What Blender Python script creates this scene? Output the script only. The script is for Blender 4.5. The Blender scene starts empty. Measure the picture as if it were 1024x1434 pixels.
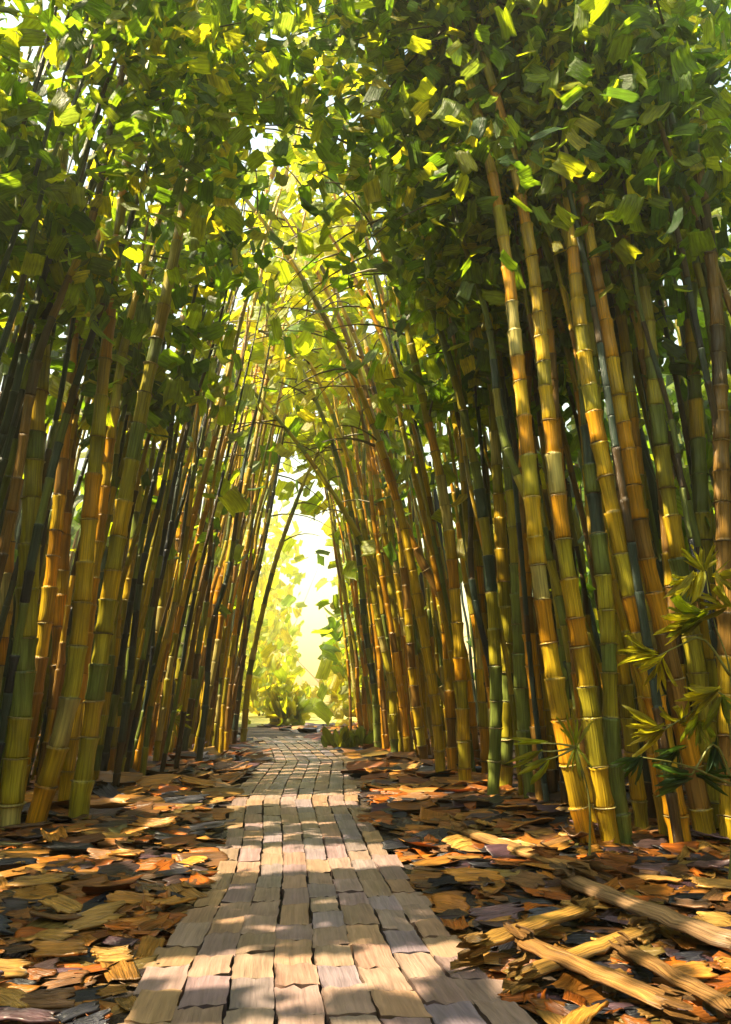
import bpy, math, random
import numpy as np
from mathutils import Vector, Matrix, Euler

SEED = 11
rng = np.random.default_rng(SEED)
random.seed(SEED)
scene = bpy.context.scene
COL = scene.collection
R = math.radians

# ------------------------------------------------------------------ camera
CAM_H = 1.3
PITCH = math.atan(258 / 1000.0)
YAW = math.atan(82 / 1032.8)
cam_d = bpy.data.cameras.new('camera')
cam = bpy.data.objects.new('camera', cam_d)
COL.objects.link(cam)
cam.location = (0, 0, CAM_H)
cam.rotation_euler = (math.pi / 2 + PITCH, 0, -YAW)
cam_d.sensor_fit = 'AUTO'
cam_d.sensor_width = 36
cam_d.lens = 36 * 1000 / 1434.0
cam_d.clip_end = 2000
scene.camera = cam
CM = Euler((math.pi / 2 + PITCH, 0, -YAW)).to_matrix()

def ray(px, py):
    return CM @ Vector(((px - 512) / 1000.0, (717 - py) / 1000.0, -1.0))

def on_ground(px, py, z=0.0):
    d = ray(px, py)
    t = (z - CAM_H) / d.z
    return Vector((d.x * t, d.y * t, z))

def at_y(px, py, Y):
    d = ray(px, py)
    t = Y / d.y
    return Vector((d.x * t, Y, CAM_H + d.z * t))

# ------------------------------------------------------------------ light
SUN_EL = R(52)
SUN_FWD = R(-14)         # the sun stands to the side of the path and a little behind
S = Vector((-math.cos(SUN_EL) * math.cos(SUN_FWD), math.cos(SUN_EL) * math.sin(SUN_FWD), math.sin(SUN_EL)))
sd = bpy.data.lights.new('sun', 'SUN')
sd.energy = 5.0
sd.angle = R(0.5)
sd.color = (1.0, 0.84, 0.54)
sun = bpy.data.objects.new('sun', sd)
COL.objects.link(sun)
sun.location = S * 60
sun.rotation_euler = S.to_track_quat('Z', 'Y').to_euler()

w = bpy.data.worlds.new('World')
scene.world = w
w.use_nodes = True
nt = w.node_tree
bg = nt.nodes['Background']
sky = nt.nodes.new('ShaderNodeTexSky')
sky.sky_type = 'NISHITA'
sky.sun_disc = False
sky.sun_elevation = SUN_EL
sky.sun_rotation = math.atan2(S.x, S.y)
sky.dust_density = 1.2
sky.air_density = 3.0
sky.ozone_density = 0.0
nt.links.new(sky.outputs[0], bg.inputs[0])
bg.inputs[1].default_value = 0.105
scene.view_settings.view_transform = 'Standard'
scene.view_settings.look = 'None'
scene.view_settings.gamma = 1
scene.view_settings.exposure = 1.95

# ------------------------------------------------------------------ materials
def new_mat(name):
    m = bpy.data.materials.new(name)
    m.use_nodes = True
    n = m.node_tree
    for x in list(n.nodes):
        n.nodes.remove(x)
    return m, n

def N(n, t, **kw):
    x = n.nodes.new(t)
    for k, v in kw.items():
        setattr(x, k, v)
    return x

def MATH(n, op, a, b=None, c=None):
    x = n.nodes.new('ShaderNodeMath')
    x.operation = op
    for i, v in enumerate((a, b, c)):
        if v is None:
            continue
        if isinstance(v, (int, float)):
            x.inputs[i].default_value = v
        else:
            n.links.new(v, x.inputs[i])
    return x.outputs[0]

def paint_mat(name, ku, kv, rough=0.38, contrast=0.35, bump=0.012, transl=0.0, tcol=None, rim=True, spec=0.5):
    """oily, streaked surface: fine grooves run along each piece"""
    m, n = new_mat(name)
    L = n.links.new
    col = N(n, 'ShaderNodeAttribute', attribute_name='Col')
    duv = N(n, 'ShaderNodeAttribute', attribute_name='duv')
    sep = N(n, 'ShaderNodeSeparateXYZ')
    L(duv.outputs['Vector'], sep.inputs[0])
    u, v, r = sep.outputs
    cmb = N(n, 'ShaderNodeCombineXYZ')
    L(MATH(n, 'MULTIPLY_ADD', u, ku, MATH(n, 'MULTIPLY', r, 71.0)), cmb.inputs[0])
    L(MATH(n, 'MULTIPLY', v, kv), cmb.inputs[1])
    L(MATH(n, 'MULTIPLY', r, 37.0), cmb.inputs[2])
    nz = N(n, 'ShaderNodeTexNoise')
    nz.inputs['Scale'].default_value = 1.0
    nz.inputs['Detail'].default_value = 3.0
    nz.inputs['Roughness'].default_value = 0.62
    L(cmb.outputs[0], nz.inputs['Vector'])
    # broad blotches
    cm2 = N(n, 'ShaderNodeCombineXYZ')
    L(MATH(n, 'MULTIPLY_ADD', u, ku * 0.12, MATH(n, 'MULTIPLY', r, 13.0)), cm2.inputs[0])
    L(MATH(n, 'MULTIPLY', v, kv * 1.1), cm2.inputs[1])
    L(MATH(n, 'MULTIPLY', r, 53.0), cm2.inputs[2])
    nb = N(n, 'ShaderNodeTexNoise')
    nb.inputs['Scale'].default_value = 1.0
    nb.inputs['Detail'].default_value = 2.0
    L(cm2.outputs[0], nb.inputs['Vector'])
    s1 = N(n, 'ShaderNodeMapRange')
    s1.inputs[1].default_value, s1.inputs[2].default_value = 0.3, 0.7
    s1.inputs[3].default_value, s1.inputs[4].default_value = 1 - contrast, 1 + contrast
    L(nz.outputs[0], s1.inputs[0])
    s2 = N(n, 'ShaderNodeMapRange')
    s2.inputs[1].default_value, s2.inputs[2].default_value = 0.3, 0.7
    s2.inputs[3].default_value, s2.inputs[4].default_value = 1 - contrast * .8, 1 + contrast * .8
    L(nb.outputs[0], s2.inputs[0])
    f = MATH(n, 'MULTIPLY', s1.outputs[0], s2.outputs[0])
    mul = N(n, 'ShaderNodeVectorMath', operation='SCALE')
    L(col.outputs['Color'], mul.inputs[0])
    L(f, mul.inputs['Scale'])
    h = nz.outputs[0]
    if rim:
        au = MATH(n, 'ABSOLUTE', u)
        ru = MATH(n, 'POWER', au, 10.0)
        av = MATH(n, 'ABSOLUTE', MATH(n, 'MULTIPLY_ADD', v, 2.0, -1.0))
        rv = MATH(n, 'POWER', av, 12.0)
        rr = MATH(n, 'MAXIMUM', ru, rv)
        h = MATH(n, 'MULTIPLY_ADD', rr, 0.9, h)
    bp = N(n, 'ShaderNodeBump')
    bp.inputs['Strength'].default_value = 1.0
    bp.inputs['Distance'].default_value = bump
    L(h, bp.inputs['Height'])
    pb = N(n, 'ShaderNodeBsdfPrincipled')
    L(mul.outputs[0], pb.inputs['Base Color'])
    pb.inputs['Roughness'].default_value = rough
    pb.inputs['Specular IOR Level'].default_value = spec
    L(bp.outputs[0], pb.inputs['Normal'])
    out = N(n, 'ShaderNodeOutputMaterial')
    if transl > 0:
        tb = N(n, 'ShaderNodeBsdfTranslucent')
        tm = N(n, 'ShaderNodeVectorMath', operation='MULTIPLY')
        L(mul.outputs[0], tm.inputs[0])
        tm.inputs[1].default_value = tcol
        L(tm.outputs[0], tb.inputs['Color'])
        L(bp.outputs[0], tb.inputs['Normal'])
        mx = N(n, 'ShaderNodeMixShader')
        mx.inputs[0].default_value = transl
        L(pb.outputs[0], mx.inputs[1])
        L(tb.outputs[0], mx.inputs[2])
        L(mx.outputs[0], out.inputs[0])
    else:
        L(pb.outputs[0], out.inputs[0])
    return m

M_CULM = paint_mat('bamboo_cane', 34, 1.6, rough=0.30, contrast=0.46, bump=0.016, rim=False, spec=.45)
M_LEAF = paint_mat('bamboo_leaf', 5.5, 1.3, rough=0.38, contrast=0.36, bump=0.03, transl=0.6, tcol=(2.9, 2.5, 0.5))
M_DRY = paint_mat('dry_litter', 6, 1.2, rough=0.38, contrast=0.42, bump=0.02)
M_SLAB = paint_mat('path_slab', 4.5, 1.0, rough=0.5, contrast=0.24, bump=0.006, spec=0.35)
M_WOOD = paint_mat('dry_cane', 40, 1.8, rough=0.45, contrast=0.6, bump=0.02, rim=False)
M_TWIG = paint_mat('twig', 3, 2, rough=0.5, contrast=0.3, bump=0.004, rim=False)

def soil_mat():
    m, n = new_mat('soil')
    L = n.links.new
    tc = N(n, 'ShaderNodeTexCoord')
    n1 = N(n, 'ShaderNodeTexNoise')
    n1.inputs['Scale'].default_value = 5.0
    n1.inputs['Detail'].default_value = 6
    L(tc.outputs['Object'], n1.inputs['Vector'])
    cr = N(n, 'ShaderNodeValToRGB')
    cr.color_ramp.elements[0].position = .3
    cr.color_ramp.elements[0].color = (.012, .010, .011, 1)
    cr.color_ramp.elements[1].position = .75
    cr.color_ramp.elements[1].color = (.07, .038, .016, 1)
    L(n1.outputs[0], cr.inputs[0])
    n2 = N(n, 'ShaderNodeTexNoise')
    n2.inputs['Scale'].default_value = 30.0
    n2.inputs['Detail'].default_value = 5
    L(tc.outputs['Object'], n2.inputs['Vector'])
    bp = N(n, 'ShaderNodeBump')
    bp.inputs['Distance'].default_value = .03
    L(n2.outputs[0], bp.inputs['Height'])
    pb = N(n, 'ShaderNodeBsdfPrincipled')
    pb.inputs['Roughness'].default_value = .75
    L(cr.outputs[0], pb.inputs['Base Color'])
    L(bp.outputs[0], pb.inputs['Normal'])
    out = N(n, 'ShaderNodeOutputMaterial')
    L(pb.outputs[0], out.inputs[0])
    return m
M_SOIL = soil_mat()

# ------------------------------------------------------------------ mesh helpers
def mesh(name, V, Q, C, D, mat, smooth=True):
    """V nx3, Q mx4 quads, C nx3 colours, D nx3 (u, v, random)"""
    V = np.asarray(V, np.float32); Q = np.asarray(Q, np.int32)
    me = bpy.data.meshes.new(name)
    nq = len(Q)
    me.vertices.add(len(V))
    me.vertices.foreach_set('co', V.ravel())
    me.loops.add(nq * 4)
    me.loops.foreach_set('vertex_index', Q.ravel())
    me.polygons.add(nq)
    me.polygons.foreach_set('loop_start', np.arange(0, nq * 4, 4, dtype=np.int32))
    me.update(calc_edges=True)
    if smooth:
        me.polygons.foreach_set('use_smooth', np.ones(nq, bool))
    a = me.attributes.new('Col', 'FLOAT_COLOR', 'POINT')
    a.data.foreach_set('color', np.concatenate([np.asarray(C, np.float32), np.ones((len(V), 1), np.float32)], 1).ravel())
    b = me.attributes.new('duv', 'FLOAT_VECTOR', 'POINT')
    b.data.foreach_set('vector', np.asarray(D, np.float32).ravel())
    me.materials.append(mat)
    me.validate()
    return me

def obj(name, me, parent=None, loc=None):
    o = bpy.data.objects.new(name, me)
    COL.objects.link(o)
    if parent is not None:
        o.parent = parent
    if loc is not None:
        o.location = loc
    return o

def tag(o, label=None, cat=None, group=None, kind=None):
    if label: o['label'] = label
    if cat: o['category'] = cat
    if group: o['group'] = group
    if kind: o['kind'] = kind
    return o

def empty(name, loc):
    o = bpy.data.objects.new(name, None)
    o.empty_display_size = .2
    COL.objects.link(o)
    o.location = loc
    return o

def unit(a):
    return a / np.maximum(np.linalg.norm(a, axis=-1, keepdims=True), 1e-9)

def dabs(P, A, Nn, Ln, Wd, Cl, nu=6, nv=4, jag=.13, bend=.12, fan=.15, lance=0.0):
    """N leaf-like blades: P base centre, A long axis, Nn normal. Ragged at both ends, gently curled."""
    n = len(P)
    A = unit(A)
    B = unit(np.cross(Nn, A))
    Nn = np.cross(A, B)
    u = np.linspace(-1, 1, nu)
    v = np.linspace(0, 1, nv)
    U, Vv = np.meshgrid(u, v)               # nv x nu
    U = np.broadcast_to(U, (n, nv, nu)).copy()
    Vv = np.broadcast_to(Vv, (n, nv, nu)).copy()
    if lance > 0:
        prof = np.sin(np.pi * np.clip(v * .97 + .03, 0, 1)) ** .7
        wid = (1 - lance) + lance * prof[None, :, None]
    else:
        f = rng.uniform(-fan * .4, fan, n)[:, None, None]
        wid = 1 + f * (Vv - .5) * 2
    x = U * wid * .5 * (1 + rng.normal(0, .05, (n, nv, nu)))
    y = Vv.copy()
    if jag > 0:
        y[:, -1, :] += rng.uniform(-jag, jag, (n, nu))
        y[:, 0, :] += rng.uniform(-jag, jag, (n, nu)) * .7
    sk = rng.uniform(-.18, .18, n)[:, None, None]
    y = y + sk * U * .5
    b1 = rng.normal(0, bend, n)[:, None, None]
    b2 = rng.normal(0, bend, n)[:, None, None]
    z = b1 * (Vv - .5) ** 2 * 2 + b2 * U ** 2 + rng.normal(0, .012, (n, nv, nu))
    Ln_ = Ln[:, None, None]; Wd_ = Wd[:, None, None]
    V = (P[:, None, None, :] + A[:, None, None, :] * (y * Ln_)[..., None]
         + B[:, None, None, :] * (x * Wd_)[..., None] + Nn[:, None, None, :] * (z * Ln_)[..., None])
    k = nu * nv
    idx = np.arange(k).reshape(nv, nu)
    q = np.stack([idx[:-1, :-1], idx[:-1, 1:], idx[1:, 1:], idx[1:, :-1]], -1).reshape(-1, 4)
    Q = (np.arange(n)[:, None, None] * k + q[None]).reshape(-1, 4)
    C = np.repeat(Cl, k, 0)
    rr = np.repeat(rng.uniform(0, 1, n), k)
    D = np.stack([U.reshape(-1), Vv.reshape(-1), rr], 1)
    return V.reshape(-1, 3), Q, C, D

def join(parts):
    Vs, Qs, Cs, Ds, o = [], [], [], [], 0
    for V, Q, C, D in parts:
        Vs.append(V); Qs.append(np.asarray(Q) + o); Cs.append(C); Ds.append(D)
        o += len(V)
    return np.concatenate(Vs), np.concatenate(Qs), np.concatenate(Cs), np.concatenate(Ds)

def frames(P):
    """tangents and two cross axes along a polyline; the seam faces +Y"""
    T = np.gradient(P, axis=0)
    T = unit(T)
    Yv = np.array([0, 1.0, 0.05])
    A = unit(np.cross(T, np.broadcast_to(Yv, T.shape)))
    B = np.cross(A, T)
    return T, A, B

def tube(P, r, cols, vv, rnd, ns=10, jit=0.0, cap=True):
    P = np.asarray(P, float); r = np.asarray(r, float)
    n = len(P)
    T, A, B = frames(P)
    th = np.linspace(0, 2 * np.pi, ns + 1) + np.pi / 2
    rad = r[:, None] * (1 + rng.normal(0, 1, (n, ns + 1)) * jit)
    rad[:, -1] = rad[:, 0]
    V = P[:, None, :] + (A[:, None, :] * np.cos(th)[None, :, None] + B[:, None, :] * np.sin(th)[None, :, None]) * rad[..., None]
    k = ns + 1
    i = np.arange(n - 1)[:, None] * k; j = np.arange(ns)[None, :]
    Q = np.stack([i + j, i + j + 1, i + k + j + 1, i + k + j], -1).reshape(-1, 4)
    C = np.repeat(np.asarray(cols, float), k, 0)
    D = np.stack([np.tile(np.linspace(0, 1, k), n), np.repeat(vv, k), np.repeat(rnd, k)], 1)
    V = V.reshape(-1, 3)
    if cap:
        caps = []
        Vc, Cc, Dc = [], [], []
        o = len(V)
        for e, (row, sgn) in enumerate(((0, -1), (n - 1, 1))):
            Vc.append(P[row] + T[row] * sgn * r[row] * .15); Cc.append(C[row * k]); Dc.append([.5, vv[row], rnd[row]])
            for a in range(0, ns, 2):
                q = [row * k + a, row * k + a + 1, row * k + min(a + 2, ns), o + e]
                caps.append(q if sgn > 0 else q[::-1])
        V = np.concatenate([V, Vc]); C = np.concatenate([C, Cc]); D = np.concatenate([D, Dc])
        Q = np.concatenate([Q, np.array(caps)])
    return V, Q, C, D

# ------------------------------------------------------------------ where the sun comes through
BANDS = [(3.12, 3.38), (3.66, 4.12), (5.9, 6.8), (9.2, 10.4), (12.2, 13.6), (16.5, 20.5)]

def wob(a, b, ph=0.0):
    return (np.sin(a * 1.7 + ph) + np.sin(b * 2.3 + 1.3 * ph + .6 * a) + np.sin((a + b) * 1.1 + 2.1) + .7 * np.sin(a * 3.9 - b * 2.9 + ph)) / 3.7

def landing(P):
    """where the sunbeam through P comes down: on the ground, or on the bamboo along the far side of the path"""
    t = P[:, 2] / S.z
    G = P - t[:, None] * np.array(S)[None]
    tw = (2.3 - P[:, 0]) / (-S.x)
    wall = (G[:, 0] > 2.3) & (tw > 0)
    Wp = P - tw[:, None] * np.array(S)[None]
    return G, Wp, wall

def on_bands(G):
    g = np.zeros(len(G), bool)
    for a, b in BANDS:
        e = .05 * np.sin(G[:, 0] * 3.1 + a)
        g |= (G[:, 1] > a + e) & (G[:, 1] < b + e)
    return g

def gap_share(P):
    """how surely leaves leave a gap for the sun at P"""
    P = np.atleast_2d(P)
    G, Wp, wall = landing(P)
    pr = np.zeros(len(P))
    pr = np.where(wob(G[:, 0] * 1.3, G[:, 1] * 1.4) > np.where(np.abs(G[:, 0]) < 1.0, 2.0, .36), .95, pr)
    pr = np.where(G[:, 1] > 21, np.where(P[:, 2] > 5, .88, .95), pr)
    pr = np.where(on_bands(G) & (G[:, 0] > -3.2), 1.0, pr)
    ww = (wob(Wp[:, 1] * .8, Wp[:, 2] * .9, 1.7) > -.38) | (Wp[:, 1] > 17)
    pw_ = np.where(ww, np.where((P[:, 2] > 6.5) & (P[:, 1] < 10) & (P[:, 0] > -1.8), .25, np.where(P[:, 1] > 15, .72, .78)), 0)
    pr = np.where(wall, pw_, pr)
    pr = np.where((P[:, 0] > 1.8) & (P[:, 1] < 16), 0, pr)
    # sun reaching the air above the path further along
    t = P[:, 0] / S.x
    Zc = P[:, 2] - t * S.z; Yc = P[:, 1] - t * S.y
    c = (P[:, 0] < -1.6) & (Zc > 3.2) & (Zc < 9) & (Yc > 8) & (Yc < 27)
    return np.maximum(pr, np.where(c, np.where(P[:, 1] > 12, .84, .15), 0))

def shades_band(P, ends=None):
    """True if a stalk along P throws its shadow on one of the bright bands of the path"""
    P = P[(P[:, 2] > .2)]
    G, Wp, wall = landing(P)
    c = np.interp(G[:, 1], [a for a, b in PC], [b for a, b in PC])
    return bool((on_bands(G) & (np.abs(G[:, 0] - c) < .8) & (G[:, 1] < 11)).any())

# ------------------------------------------------------------------ ground and path
PC = [(2.0, .22), (2.83, .15), (4, .06), (5.8, .03), (7.4, -.02), (9.6, -.12), (11.8, -.06), (15.3, .08), (18.5, -.15), (21.7, -.48), (26, -1.3), (32, -3.0)]
PW = [(2.0, 1.9), (2.83, 1.75), (4, 1.6), (5.8, 1.42), (7.4, 1.48), (9.6, 1.62), (11.8, 1.72), (15.3, 1.84), (21.7, 1.8), (32, 1.8)]
pc = lambda y: float(np.interp(y, [a for a, b in PC], [b for a, b in PC]))
pw = lambda y: float(np.interp(y, [a for a, b in PW], [b for a, b in PW]))

def make_ground():
    xs = np.concatenate([[-150, -90, -50, -25], np.linspace(-12, 12, 97), [25, 50, 90, 150]])
    ys = np.concatenate([[-150, -80, -30], np.linspace(-4, 48, 160), [60, 90, 120, 150]])
    X, Y = np.meshgrid(xs, ys)
    Z = np.zeros_like(X)
    d = np.abs(X - np.interp(Y, [a for a, b in PC], [b for a, b in PC]))
    bank = np.clip((d - .9) / 1.2, 0, 1)
    Z += bank * (.03 + .035 * np.sin(X * 2.1 + Y * .7) * np.sin(Y * 1.3))
    Z -= .02
    V = np.stack([X, Y, Z], -1).reshape(-1, 3)
    k = len(xs)
    i = np.arange(len(ys) - 1)[:, None] * k; j = np.arange(k - 1)[None]
    Q = np.stack([i + j, i + j + 1, i + k + j + 1, i + k + j], -1).reshape(-1, 4)
    me = mesh('ground', V, Q, np.zeros((len(V), 3)), np.zeros((len(V), 3)), M_SOIL)
    tag(obj('ground', me), 'dark bare soil under the bamboo and the leaf litter', kind='structure')

def make_meadow():  # open ground added past the grove to brighten the glow
    m, n = new_mat('glow_meadow')
    L = n.links.new
    tc = N(n, 'ShaderNodeTexCoord')
    nz = N(n, 'ShaderNodeTexNoise'); nz.inputs['Scale'].default_value = .6; nz.inputs['Detail'].default_value = 8
    L(tc.outputs['Object'], nz.inputs['Vector'])
    cr = N(n, 'ShaderNodeValToRGB')
    cr.color_ramp.elements[0].position = .3; cr.color_ramp.elements[0].color = (.30, .30, .06, 1)
    cr.color_ramp.elements[1].position = .7; cr.color_ramp.elements[1].color = (.56, .48, .13, 1)
    L(nz.outputs[0], cr.inputs[0])
    bp = N(n, 'ShaderNodeBump'); bp.inputs['Distance'].default_value = .1
    L(nz.outputs[0], bp.inputs['Height'])
    pb = N(n, 'ShaderNodeBsdfPrincipled'); pb.inputs['Roughness'].default_value = .8
    L(cr.outputs[0], pb.inputs['Base Color']); L(bp.outputs[0], pb.inputs['Normal'])
    out = N(n, 'ShaderNodeOutputMaterial'); L(pb.outputs[0], out.inputs[0])
    xs = np.linspace(-90, 90, 61); ys = np.concatenate([np.linspace(33, 60, 28), np.linspace(63, 148, 30)])
    X, Y = np.meshgrid(xs, ys)
    Z = .03 + .05 * np.sin(X * .4) * np.sin(Y * .35) + np.clip((Y - 45) / 103, 0, 1) * 3.2
    Z[0] = -.06
    k = len(xs); i = np.arange(len(ys) - 1)[:, None] * k; j = np.arange(k - 1)[None]
    Q = np.stack([i + j, i + j + 1, i + k + j + 1, i + k + j], -1).reshape(-1, 4)
    V = np.stack([X, Y, Z], -1).reshape(-1, 3)
    tag(obj('meadow', mesh('meadow', V, Q, np.zeros((len(V), 3)), np.zeros((len(V), 3)), m)), 'sunlit pale yellow meadow added to brighten the glow beyond the end of the bamboo', kind='structure')

def gz(x, y):
    d = np.abs(x - np.interp(y, [a for a, b in PC], [b for a, b in PC]))
    bank = np.clip((d - .9) / 1.2, 0, 1)
    return bank * (.03 + .035 * np.sin(x * 2.1 + y * .7) * np.sin(y * 1.3)) - .02

SLABC = np.array([(.35, .215, .125), (.235, .175, .225), (.38, .23, .125), (.36, .21, .16), (.20, .155, .215), (.29, .20, .15), (.255, .195, .205), (.26, .195, .175)]) * .86

def make_path():
    parts = []
    lanes = 8
    y = 2.1
    row = 0
    lane_off = rng.uniform(-.5, .5, lanes)
    for ln in range(lanes):
        y = 2.0 + rng.uniform(-.2, .2)
        base = SLABC[rng.integers(len(SLABC))]
        while y < 23.5:
            Ls = (.13 + .045 * y) * rng.uniform(.85, 1.2)
            y2 = y + Ls
            gap = .007 + .0006 * y
            u0, u1 = ln / lanes - .5, (ln + 1) / lanes - .5
            nu, nv = 6, 6
            uu = np.linspace(0, 1, nu); vv = np.linspace(0, 1, nv)
            U, Vv = np.meshgrid(uu, vv)
            yy = y + gap * .3 + (Ls - gap * .3) * Vv
            # ragged ends
            yy[0] += rng.uniform(-.02, .02, nu) * (1 + .05 * y); yy[-1] += rng.uniform(-.02, .025, nu) * (1 + .05 * y)
            xa = np.interp(yy, [a for a, b in PC], [b for a, b in PC]); wa = np.interp(yy, [a for a, b in PW], [b for a, b in PW])
            sk = rng.normal(0, .005, 2)
            x = xa + wa * (u0 + (u1 - u0) * U) + np.where(U < .5, gap * .5 + sk[0], -gap * .5 + sk[1])
            x[:, 0] += rng.normal(0, .0035, nv); x[:, -1] += rng.normal(0, .0035, nv)
            if ln == 0: x[:, 0] += rng.uniform(-.05, .04)
            if ln == lanes - 1: x[:, -1] += rng.uniform(-.04, .05)
            h = .030 + rng.uniform(-.004, .010)
            tilt = rng.normal(0, .006, 2)
            z = h + tilt[0] * (U - .5) + (tilt[1] + .006) * (Vv - .5) + rng.normal(0, .0015, U.shape)
            edge = np.minimum(np.minimum(U, 1 - U), np.minimum(Vv, 1 - Vv))
            z = np.where(edge < .01, z - .006, z)
            top = np.stack([x, yy, z], -1).reshape(-1, 3)
            idx = np.arange(nu * nv).reshape(nv, nu)
            q = np.stack([idx[:-1, :-1], idx[:-1, 1:], idx[1:, 1:], idx[1:, :-1]], -1).reshape(-1, 4)
            per = list(idx[0, :]) + list(idx[1:, -1]) + list(idx[-1, -2::-1]) + list(idx[-2:0:-1, 0])
            lo = top[per].copy(); lo[:, 2] = -.03
            m = len(per); o = nu * nv
            hi = top[per].copy(); lo[:, :2] += rng.normal(0, .002, (m, 2))
            qs = [[o + m + (i + 1) % m, o + m + i, o + i, o + (i + 1) % m] for i in range(m)]
            V = np.concatenate([top, lo, hi]); Q = np.concatenate([q, np.array(qs)])
            c = SLABC[rng.integers(len(SLABC))] * .55 + base * .45
            c = c * rng.uniform(.82, 1.12)
            C = np.broadcast_to(c, (len(V), 3)).copy()
            C[o:] *= .5
            rnd = rng.uniform()
            D = np.zeros((len(V), 3)); D[:o, 0] = (U * 2 - 1).ravel(); D[:o, 1] = Vv.ravel(); D[:, 2] = rnd
            parts.append((V, Q, C, D))
            y = y2
    me = mesh('path', *join(parts), M_SLAB)
    tag(obj('path', me), 'path of worn tan and grey slabs laid in long lanes', kind='structure')

LITC = np.array([(.44, .16, .02), (.42, .185, .03), (.30, .095, .016), (.45, .115, .009), (.16, .07, .025), (.07, .04, .04), (.02, .02, .032), (.09, .045, .06), (.22, .14, .03), (.42, .22, .05), (.12, .11, .03), (.26, .12, .05)])
LITP = np.array([.18, .11, .11, .14, .06, .07, .15, .06, .02, .06, .01, .03])

def litter_points(n, ymin, ymax):
    y = ymin * (ymax / ymin) ** rng.uniform(0, 1, n)
    x = rng.uniform(-.62, .62, n) * (y + 1.0)
    c = np.interp(y, [a for a, b in PC], [b for a, b in PC]); hw = np.interp(y, [a for a, b in PW], [b for a, b in PW]) / 2
    return x, y, np.abs(x - c) - hw

def make_litter():
    n = 8500
    x, y, out = litter_points(n, 2.2, 34)
    sz = np.clip(.049 * y, .11, .7) * rng.uniform(.6, 1.25, n)
    keep = out > sz * .25 - .03
    x, y, sz = x[keep], y[keep], sz[keep]
    n = len(x)
    ang = rng.normal(0, .75, n) + np.where(rng.uniform(size=n) < .5, 0, np.pi)
    A = np.stack([np.cos(ang), np.sin(ang), rng.normal(0, .07, n)], 1)
    Nn = np.stack([rng.normal(0, .14, n), rng.normal(-.12, .16, n), np.ones(n)], 1)
    P = np.stack([x, y, gz(x, y) + rng.uniform(.015, .06, n)], 1) - unit(A) * (sz * .5)[:, None]
    cl = LITC[rng.choice(len(LITC), n, p=LITP)] * rng.uniform(.36, .9, (n, 1))
    me = mesh('fallen_leaves', *dabs(P, A, Nn, sz, sz * rng.uniform(.42, .8, n), cl, nu=7, nv=4, jag=.15, bend=.06), M_DRY)
    tag(obj('fallen_leaves', me), 'carpet of small orange, brown and black dry leaves beside the path', kind='stuff')

def make_sheaths():
    kinds = [((.45, .19, .03), 'bright orange'), ((.42, .22, .05), 'straw yellow'), ((.16, .075, .03), 'dark brown'), ((.035, .035, .05), 'blue black'), ((.12, .065, .075), 'dull purple')]
    cnt = 0
    tries = 0
    used = []
    while cnt < 130 and tries < 5000:
        tries += 1
        xs, ys, o = litter_points(1, 2.7, 14)
        x, y, out = xs[0], ys[0], o[0]
        L_ = float(np.clip(.052 * y, .15, .5) * rng.uniform(.8, 1.3))
        if out < L_ * .4 or abs(x) > .5 * y + .3:
            continue
        if any((x - a) ** 2 + (y - b) ** 2 < (.75 * L_) ** 2 for a, b in used):
            continue
        used.append((x, y))
        ki = int(rng.choice(5, p=[.3, .27, .18, .13, .12]))
        c, nm = kinds[ki]
        ang = rng.normal(0, .7)
        A = np.array([[math.cos(ang), math.sin(ang), rng.normal(0, .1)]])
        Nn = np.array([[rng.normal(0, .2), rng.normal(-.15, .25), 1]])
        P = -unit(A) * L_ * .5 + np.array([[0, 0, .075]])
        me = mesh('dry_sheath', *dabs(P, A, Nn, np.array([L_]), np.array([L_ * rng.uniform(.4, .65)]), np.array([c]) * rng.uniform(.85, 1.2), nu=11, nv=6, jag=.16, bend=.07), M_DRY)
        ob = obj('dry_sheath', me, None, (x, y, float(gz(x, y))))
        mod = ob.modifiers.new('thick', 'SOLIDIFY'); mod.thickness = .012
        side = 'on the open litter across from the fallen poles' if x < 0 else 'on the littered side with the fallen poles'
        tag(ob, f'large {nm} dry sheath lying {side}', 'dry sheath', f'{nm} sheaths {side}')
        cnt += 1

# ------------------------------------------------------------------ bamboo
GOLD, AMBER, OLIVE, GREEN, BROWN, PALE = (.44, .28, .012), (.48, .22, .008), (.30, .25, .016), (.13, .16, .03), (.20, .105, .02), (.38, .31, .09)
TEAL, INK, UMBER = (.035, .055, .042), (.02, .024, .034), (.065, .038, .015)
PAL = {
    'gold': [(GOLD, 5), (AMBER, 3), (OLIVE, 2), (PALE, 1)],
    'amber': [(AMBER, 5), (GOLD, 2), (BROWN, 2)],
    'olive': [(OLIVE, 5), (GOLD, 2), (GREEN, 2), (PALE, .5)],
    'green': [(GREEN, 5), (OLIVE, 3), (TEAL, 1)],
    'brown': [(BROWN, 4), (GOLD, 1.5), (UMBER, 2), (OLIVE, 1)],
    'dark': [(TEAL, 4), (INK, 2), (UMBER, 3), (GREEN, 2)],  # near-black canes; in the back rows this colour stands in for deep shade
    'mixed': [(GOLD, 3), (OLIVE, 4), (AMBER, 2), (GREEN, 2), (PALE, 1), (BROWN, 1.5)],
}
def pick(pal):
    c = PAL[pal]
    p = np.array([x[1] for x in c], float)
    return np.array(c[rng.choice(len(c), p=p / p.sum())][0]) * rng.uniform(.8, 1.25)

LEAFC = np.array([(.055, .115, .014), (.095, .170, .018), (.150, .210, .020), (.200, .235, .022), (.040, .085, .030), (.085, .130, .050), (.27, .26, .03)])
LEAFP = np.array([.15, .24, .22, .15, .08, .08, .08])
LEAFP = LEAFP / LEAFP.sum()

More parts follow.
